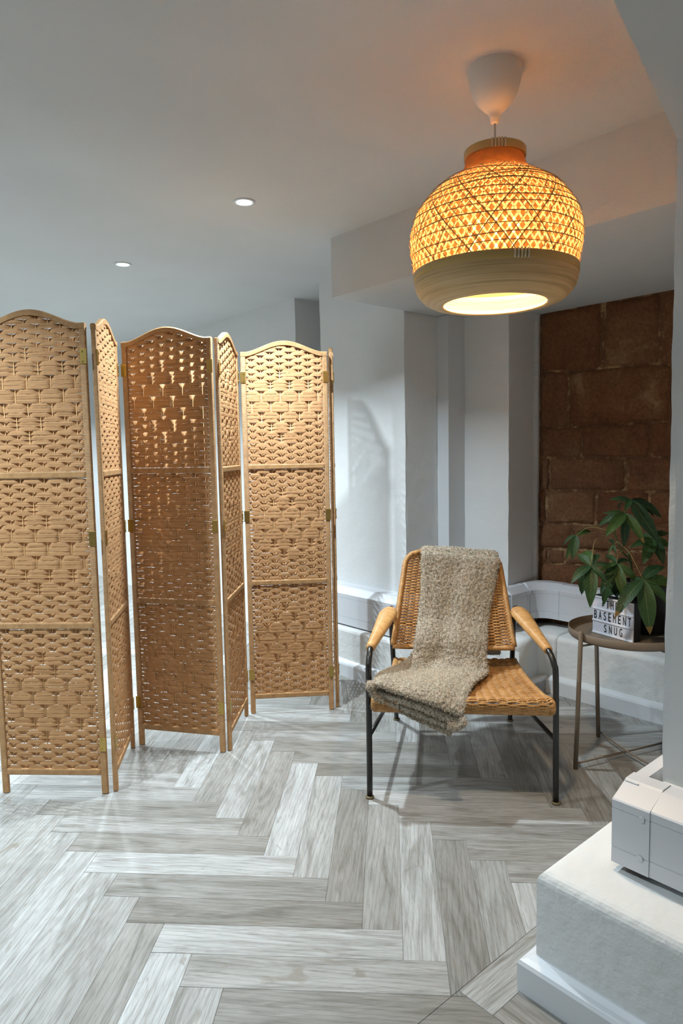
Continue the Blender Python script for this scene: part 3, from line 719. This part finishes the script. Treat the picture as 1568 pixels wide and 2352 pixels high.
tube('front_edge_wrap', [seat_frame(u, 0)[0]+Vector((0, .012, -.004)) for u in np.linspace(0, 1, 16)], .0145, M_RATEDGEX, seat, 12)
for u in (0, 1): tube('side_edge_wrap', [seat_frame(u, v)[0]+Vector((0, .004, -.004)) for v in np.linspace(0, 1, 26)], .011, M_RATEDGE, seat, 10)

# ------------------------------------------------------------------ throw blanket
rows_ = [  # left point, right point (world), down the back, over the seat, off the front edge
    (at(1010, 1500, 1.33), at(1150, 1508, 1.33)), (at(985, 1400, 1.32), at(1150, 1400, 1.32)), (at(970, 1300, 1.300), at(1146, 1308, 1.300)),
    (at(967, 1262, 1.275), at(1143, 1272, 1.275)), (at(968, 1253, 1.240), at(1143, 1266, 1.240)),
    (at(967, 1266, 1.205), at(1147, 1284, 1.205)), (at(966, 1310, 1.178), at(1141, 1322, 1.178)), (at(965, 1360, 1.150), at(1131, 1372, 1.150)),
    (at(959, 1415, 1.115), at(1122, 1424, 1.115)), (at(952, 1465, 1.058), at(1119, 1474, 1.058)), (at(944, 1502, 1.035), at(1117, 1510, 1.030)),
    (at(925, 1524, 1.005), at(1119, 1530, 1.010)), (at(897, 1541, .95), at(1121, 1548, .98)), (at(878, 1549, .86), at(1106, 1561, .90)),
    (at(866, 1556, .76), at(1086, 1577, .80)), (at(861, 1562, .69), at(1076, 1596, .70)), (at(857, 1570, .645), at(1068, 1624, .625)), (at(858, 1578, .632), at(1060, 1650, .603))]
nu = 46
def bl_grid(rows, nsub=6, fold=.010, seed=0, ufrac=(0, 1)):
    L = curve_pts([r[0] for r in rows], nsub); R = curve_pts([r[1] for r in rows], nsub); G = []
    N = len(L)
    for i in range(N):
        v = i/(N-1); line = []
        ta = L[min(i+1, N-1)]-L[max(i-1, 0)]; ac = R[i]-L[i]; nm = ac.cross(ta).normalized()
        if nm.dot(CP-L[i]) < 0 and v > .3: nm = -nm
        if v <= .3 and nm.y < 0 and v < .15: nm = -nm
        for k in range(nu+1):
            u = ufrac[0]+(ufrac[1]-ufrac[0])*k/nu; p = L[i].lerp(R[i], u)
            f = math.sin(u*9.5+v*2.2+seed)*.55+math.sin(u*19+v*7+seed*2)*.25+math.sin(u*4+v*13+seed)*.35
            amp = fold*(.35+.65*math.sin(PI*min(1, max(0, (v-.3)/.7)))**.5 if v > .3 else .25)
            env = min(1, min(u, 1-u)*6+.3)
            line.append(p+nm*(f*amp*env+.010))
        G.append(line)
    return G
def grid_vf(G, thick):
    N = len(G); n = len(G[0]); V = []; F = []; NM = []
    for i in range(N):
        for k in range(n):
            a = G[min(i+1, N-1)][k]-G[max(i-1, 0)][k]; b = G[i][min(k+1, n-1)]-G[i][max(k-1, 0)]; m_ = b.cross(a)
            NM.append(m_.normalized() if m_.length > 1e-9 else Vector((0, 0, 1)))
    P = [p for l_ in G for p in l_]
    for sg in (1, -1):
        for q, p in enumerate(P):
            i, k = divmod(q, n); e = min(k, n-1-k, i, N-1-i); tk = thick/2*min(1, .25+e*.35); V.append(p+NM[q]*tk*sg)
    o = N*n
    for i in range(N-1):
        for k in range(n-1):
            a = i*n+k; F.append((a, a+1, a+n+1, a+n)); F.append((o+a, o+a+n, o+a+n+1, o+a+1))
    for i in range(N-1): F.append((i*n, i*n+n, o+i*n+n, o+i*n)); F.append((i*n+n-1, o+i*n+n-1, o+i*n+2*n-1, i*n+2*n-1))
    for k in range(n-1): F.append((k, o+k, o+k+1, k+1)); q = (N-1)*n+k; F.append((q, q+1, o+q+1, o+q))
    return V, F
mb = MB(); mb.add(*grid_vf(bl_grid(rows_), .020))
def layer(dz, dy, lip, th, seed, lx0=0, rx0=0, tail=.0):
    r = []
    for (l_, rr) in rows_[12:]:
        r.append((l_+Vector((lx0, .02+dy, dz)), rr+Vector((rx0, .02+dy, dz))))
    l_, rr = r[-1]; r[-1] = (l_+Vector((0, lip, -tail)), rr+Vector((0, lip, -tail*1.0)))
    return grid_vf(bl_grid(r, 5, .007, seed), th)
mb.add(*layer(-.034, -.008, -.006, .015, 1.3, .004, -.004, .002))
mb.add(*layer(-.058, .000, -.004, .015, 2.9, .012, -.014, .004))
mb.add(*layer(-.078, .016, .004, .014, 4.1, .034, -.034, .006))
# rolled lip closing the folds at the right hand end and the gathered knot at the left
pR = [rows_[-1][1]+Vector((0, -.002, -.0)), rows_[-1][1]+Vector((.003, -.010, -.008)), rows_[-1][1]+Vector((-.002, -.010, -.020)), rows_[-1][1]+Vector((-.018, -.006, -.028)), rows_[-1][1]+Vector((-.045, .002, -.026))]
mb.add(*tube_vf(curve_pts(pR, 5), .013, 12))
pL = [rows_[-2][0]+Vector((.03, .0, .006)), rows_[-2][0]+Vector((.004, -.006, .002)), rows_[-2][0]+Vector((-.004, -.012, -.018)), rows_[-2][0]+Vector((.006, -.010, -.040)), rows_[-2][0]+Vector((.035, -.006, -.060))]
mb.add(*tube_vf(curve_pts(pL, 5), .012, 12))
kn_c = at(850, 1575, .625); kb = bmesh.new(); bmesh.ops.create_icosphere(kb, subdivisions=3, radius=.0165)
mb.add([v.co+kn_c for v in kb.verts], [[v.index for v in f.verts] for f in kb.faces]); kb.free()
# bury clumps into the surface
V = np.array([tuple(v) for v in mb.V]); F = mb.F
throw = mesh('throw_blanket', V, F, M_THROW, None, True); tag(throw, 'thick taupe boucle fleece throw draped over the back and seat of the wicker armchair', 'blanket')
throw.location = (0, 0, 0)
sb = throw.modifiers.new('sub', 'SUBSURF'); sb.levels = 1; sb.render_levels = 2
tx = bpy.data.textures.new('clump', 'CLOUDS'); tx.noise_scale = .012; tx.noise_depth = 2
dm = throw.modifiers.new('clump', 'DISPLACE'); dm.texture = tx; dm.strength = .009; dm.mid_level = .5; dm.texture_coords = 'LOCAL'
# fibres: short curved tufts standing on the cloth
throw.data.calc_loop_triangles(); tri = np.array([lt.vertices[:] for lt in throw.data.loop_triangles]); A, B, Cc = V[tri[:, 0]], V[tri[:, 1]], V[tri[:, 2]]
cr = np.cross(B-A, Cc-A); ar = np.linalg.norm(cr, axis=1)/2; nrm = cr/(np.linalg.norm(cr, axis=1)[:, None]+1e-12)
NF = 105000; pk = rng.choice(len(tri), NF, p=ar/ar.sum()); r1 = np.sqrt(rng.random(NF)); r2 = rng.random(NF)
P = A[pk]*(1-r1)[:, None]+B[pk]*(r1*(1-r2))[:, None]+Cc[pk]*(r1*r2)[:, None]; Nn = nrm[pk]
CS = .0082; cell = np.floor(P/CS).astype(int); best = np.full(NF, 9.); cen = np.zeros((NF, 3)); jit3 = np.random.default_rng(1).random((99991, 3))
for ox in (-1, 0, 1):
    for oy in (-1, 0, 1):
        for oz in (-1, 0, 1):
            cc_ = cell+np.array([ox, oy, oz]); c3 = (cc_+jit3[(cc_*[73856093, 19349663, 83492791]).sum(1) % 99991])*CS
            d_ = np.linalg.norm(c3-P, axis=1); k_ = d_ < best; best[k_] = d_[k_]; cen[k_] = c3[k_]
lean = (cen-P)/CS; lean -= Nn*(lean*Nn).sum(1)[:, None]; lean += rng.normal(0, .22, (NF, 3))
ln = rng.uniform(.0065, .0095, NF)[:, None]*(1.15-np.clip(best/CS, 0, 1)[:, None]*.75); tipd = Nn*.8+lean*1.1; tipd /= np.linalg.norm(tipd, axis=1)[:, None]
sd = np.cross(tipd, rng.normal(0, 1, (NF, 3))); sd /= np.linalg.norm(sd, axis=1)[:, None]+1e-9
mid = P+Nn*ln*.55+lean*ln*.10; tip = P+tipd*ln
wv_ = .00055; VV = np.concatenate([P-sd*wv_, P+sd*wv_, mid+sd*wv_*.8, mid-sd*wv_*.8, tip]); ii = np.arange(NF)
me = bpy.data.meshes.new('fleece_pile'); nv = 5*NF
me.vertices.add(nv); me.vertices.foreach_set('co', VV.ravel())
q4 = np.stack([ii, ii+NF, ii+2*NF, ii+3*NF], 1); t3 = np.stack([ii+3*NF, ii+2*NF, ii+4*NF], 1)
me.loops.add(7*NF); me.loops.foreach_set('vertex_index', np.concatenate([q4.ravel(), t3.ravel()]))
me.polygons.add(2*NF); me.polygons.foreach_set('loop_start', np.concatenate([np.arange(NF)*4, 4*NF+np.arange(NF)*3])); me.polygons.foreach_set('loop_total', np.concatenate([np.full(NF, 4), np.full(NF, 3)]))
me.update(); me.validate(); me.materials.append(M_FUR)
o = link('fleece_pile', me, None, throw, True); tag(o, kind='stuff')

# ------------------------------------------------------------------ side table
TC = (.915, 1.035); TR = .2235
table = empty('side_table', (*TC, 0)); tag(table, 'round taupe metal tray side table with thin straight legs and crossed floor bars', 'table')
lathe('tray', [(.0005, .500), (.214, .500), (.2175, .5015), (.2195, .505), (.2215, .529), (.2225, .530), (.2242, .529), (.2225, .503), (.2185, .4965), (.2130, .4955), (.0005, .4955)], M_TABLE, table, 96)
LA = [206, 104, 26, 292]; LR = [.250, .205, .232, .235]
feet = []
for a, R in zip(LA, [.252, .200, .232, .220]):
    fx, fy = R*math.cos(math.radians(a)), R*math.sin(math.radians(a)); feet.append((fx, fy)); tr_ = max(R, .232) if R > .21 else .232
    tx_, ty_ = .2335*math.cos(math.radians(a)), .2335*math.sin(math.radians(a))
    lg = tube('leg', [(fx, fy, 0), ((fx+tx_)/2, (fy+ty_)/2, .27), (tx_, ty_, .536), (tx_, ty_, .541)], [.0088, .0088, .0088, .006], M_TABLE, table, 14)
for a, b in ((0, 2), (1, 3)): tube('floor_bar', [(*feet[a], .022+(.004 if a else 0)), (0, 0, .022+(.004 if a else 0)), (*feet[b], .022+(.004 if a else 0))], .0042, M_TABLE, table, 8)
for a, b in ((0, 2), (1, 3)): tube('tray_bar', [(feet[a][0]*.93, feet[a][1]*.93, .484), (0, 0, .484), (feet[b][0]*.93, feet[b][1]*.93, .484)], .0045, M_TABLE, table, 8)

# ------------------------------------------------------------------ letter board sign on the tray
SA_, SB_ = Vector((.790, 1.078, .5005)), Vector((.893, .914, .5005)); sd_ = (SB_-SA_); SL = sd_.length; srz = math.atan2(sd_.y, sd_.x); SH = .152
sign = empty('letter_board', SA_, srz); tag(sign, 'small white lightbox sign with black letters standing on the side table', 'sign')
box('casing', 0, SL, .004, .042, 0, SH, M_SIGNB, sign, .002)
box('white_face', .0012, SL-.0012, 0, .006, .0012, SH-.0012, M_SIGNW, sign, .001)
for z in (.0035, .0525, .1005, .1485): box('letter_rail', .001, SL-.001, -.0028, .002, z-.003, z+.003, M_SIGNR, sign, .0008)
def letters(txt, zc, h, x0, x1):
    n = len(txt)
    for k, ch in enumerate(txt):
        if ch == ' ': continue
        cu = bpy.data.curves.new('tmp', 'FONT'); cu.body = ch; cu.size = 1; cu.extrude = .01; ob = bpy.data.objects.new('tmp', cu); COL.objects.link(ob)
        dg = bpy.context.evaluated_depsgraph_get(); dg.update(); me = bpy.data.meshes.new_from_object(ob.evaluated_get(dg)); bpy.data.objects.remove(ob, do_unlink=True)
        co_ = np.array([v.co[:] for v in me.vertices]); mn, mx = co_.min(0), co_.max(0); wl = min(.0125, (mx[0]-mn[0])/(mx[1]-mn[1])*h*.62) if ch != '#' else .010
        hh = h if ch != '#' else h*.55; cx = x0+(x1-x0)*(k+.5)/n; thick = .0012
        for v in me.vertices:
            x, y, z = v.co; v.co = (cx+((x-mn[0])/(mx[0]-mn[0])-.5)*wl, -.0006-(z > 0)*.0006, zc-hh/2-(0 if ch != '#' else h*.15)+(y-mn[1])/(mx[1]-mn[1])*hh)
        me.name = 'letter'; me.materials.clear(); me.materials.append(M_INK); link('letter', me, None, sign)
letters('#THE', .1255, .031, .040, .128); letters('BASEMENT', .0765, .033, .004, SL-.006); letters('SNUG', .028, .031, .052, .150)

# ------------------------------------------------------------------ potted plant
pot = empty('potted_plant', (1.005, 1.085, .5005)); tag(pot, 'bushy green money tree with palmate leaves in a black pot behind the letter sign', 'plant')
lathe('pot', [(.0005, 0), (.062, 0), (.068, .004), (.086, .185), (.090, .190), (.090, .205), (.082, .205), (.080, .180), (.0005, .178)], M_POT, pot, 48)
lathe('soil', [(.0005, .188), (.05, .187), (.0805, .182)], M_SOIL, pot, 32)
PO = Vector((1.005, 1.085, .5005))
def Q(cx, cy, Y): return at(1300+cx/5.851, 1120+cy/5.851, Y)
def leaf(c, tip, wfrac=.30, droop=.10, tipm=False):
    d = tip-c; L = d.length; T = d/L; view = (CP-c).normalized(); wfrac *= .86; nrm_ = (view*.75+Vector((0, 0, 1))*.55); nrm_ = (nrm_-T*nrm_.dot(T)).normalized(); W = T.cross(nrm_)
    V = []; F = []; N = 14; jit = random.uniform(-.25, .25); nrm2 = (nrm_+W*jit).normalized(); W = T.cross(nrm2)
    for k in range(N+1):
        u = k/N; wd = L*wfrac*.5*(math.sin(PI*min(1, u**.80))**.85 if 0 < u < 1 else 0)*(1.0)
        wd = max(wd, .0006); p = c+T*(L*u)+nrm2*(L*droop*math.sin(PI*u)*.9)
        cr_ = wd*.32; rp = .0012*(1 if k % 2 else -1)*(wd/.01 if wd < .01 else 1)
        V += [p-W*wd+nrm2*(cr_+rp), p-W*wd*.5+nrm2*(cr_*.55+rp*.5), p, p+W*wd*.5+nrm2*(cr_*.55-rp*.5), p+W*wd+nrm2*(cr_-rp)]
    for k in range(N):
        for q in range(4): a = k*5+q; F.append((a, a+1, a+6, a+5))
    o = mesh('leaf', [Vector(v)-PO for v in V], F, M_LEAF, pot, True)
    uv = o.data.uv_layers.new(name='leaf_uv')
    for lp in o.data.loops: q_ = lp.vertex_index; uv.data[lp.index].uv = ((q_//5)/N, (q_ % 5)/4)
    if tipm:
        o.data.materials.append(M_LEAFTIP)
        for p_ in o.data.polygons:
            if p_.index//4 >= N-2: p_.material_index = 1
    return o
CL = [
 ((790, 345), .98, [((520, 665), .90, .34, 0), ((1048, 750), .90, .30, 1), ((425, 520), 1.06, .30, 0), ((770, 800), .98, .30, 0), ((495, 345), 1.0, .28, 0), ((840, 600), 1.06, .3, 0)]),
 ((865, 165), 1.03, [((575, 160), 1.05, .32, 0), ((1285, 405), 1.06, .30, 0), ((1252, 748), .97, .30, 0), ((790, 320), .97, .34, 0), ((1180, 440), 1.16, .3, 0), ((700, 290), 1.14, .3, 0)]),
 ((330, 1052), .92, [((66, 1290), .88, .42, 0), ((320, 1615), .86, .36, 0), ((545, 1290), .88, .36, 0), ((150, 890), 1.0, .36, 0), ((255, 850), 1.03, .42, 0), ((440, 895), 1.0, .36, 0), ((600, 1040), .93, .30, 0), ((205, 1440), .98, .36, 0)]),
 ((680, 1020), 1.0, [((440, 1140), .96, .34, 0), ((455, 1430), .95, .32, 0), ((790, 1545), .93, .30, 0), ((970, 1270), .98, .34, 0), ((890, 1010), 1.08, .32, 0), ((520, 900), 1.08, .32, 0), ((500, 1590), 1.02, .30, 0), ((680, 1480), 1.08, .34, 0)]),
 ((1030, 1232), .93, [((650, 1758), .86, .32, 1), ((1125, 1975), .88, .36, 1), ((1320, 1060), 1.0, .44, 0), ((1460, 1330), .98, .36, 0), ((1380, 1580), .92, .32, 0), ((800, 1400), 1.04, .34, 0), ((1200, 1450), 1.06, .34, 0)]),
 ((130, 640), 1.12, [((0, 960), 1.12, .26, 0), ((85, 965), 1.08, .42, 0), ((340, 595), 1.2, .24, 0), ((-40, 800), 1.2, .26, 0)]),
 ((1160, 690), 1.08, [((850, 810), 1.06, .34, 0), ((1030, 1035), 1.0, .42, 0), ((1310, 1045), 1.0, .42, 0), ((1400, 800), 1.1, .4, 0), ((950, 640), 1.15, .34, 0), ((1400, 620), 1.16, .36, 0)]),
 ((640, 760), 1.13, [((560, 890), 1.13, .3, 0), ((670, 900), 1.1, .26, 0), ((560, 700), 1.2, .3, 0)]),
 ((860, 1290), 1.12, [((560, 1330), 1.1, .36, 0), ((480, 1500), 1.06, .34, 0), ((1130, 1420), 1.08, .34, 0), ((660, 1470), 1.02, .34, 0)]),
]
trunk0 = PO+Vector((-.01, -.01, .18)); tk = [trunk0, Q(905, 1180, 1.085), Q(860, 950, 1.08), Q(800, 900, 1.06), Q(720, 760, 1.04), Q(650, 590, 1.03)]
tube('trunk', [p-PO for p in curve_pts([PO+Vector((-.01, -.01, .17)), Q(910, 1200, 1.085), Q(860, 1020, 1.08), Q(830, 880, 1.07)], 6)], [.0062]*18+[.005], M_STEM, pot, 10)
tube('upper_stem', [p-PO for p in curve_pts([Q(850, 960, 1.08), Q(760, 870, 1.06), Q(690, 720, 1.04), Q(650, 600, 1.03), Q(680, 480, 1.02), Q(790, 345, .985)], 5)], .0035, M_STEM, pot, 8)
SRC = {0: None, 1: (Q(680, 480, 1.02), Q(800, 300, 1.02)), 2: (Q(500, 680, 1.04), Q(385, 720, .98)), 3: (Q(800, 820, 1.06), Q(700, 900, 1.03)), 4: (Q(680, 720, 1.03), Q(850, 880, .98)), 5: (Q(640, 600, 1.05), Q(330, 530, 1.1)), 6: (Q(830, 800, 1.07), Q(1000, 740, 1.08)), 7: (Q(700, 740, 1.06), Q(660, 745, 1.1)), 8: (Q(870, 1000, 1.08), Q(880, 1150, 1.1))}
for i, (c0, Y, lv) in enumerate(CL):
    c = Q(*c0, Y)
    for (tx_, ty_), Yt, wf, tm in lv: leaf(c, Q(tx_, ty_, Yt), wf, .10, tm)
    if SRC[i]: tube('petiole', [p-PO for p in curve_pts([SRC[i][0], SRC[i][1], c], 6)], .0013, M_PETI, pot, 6)
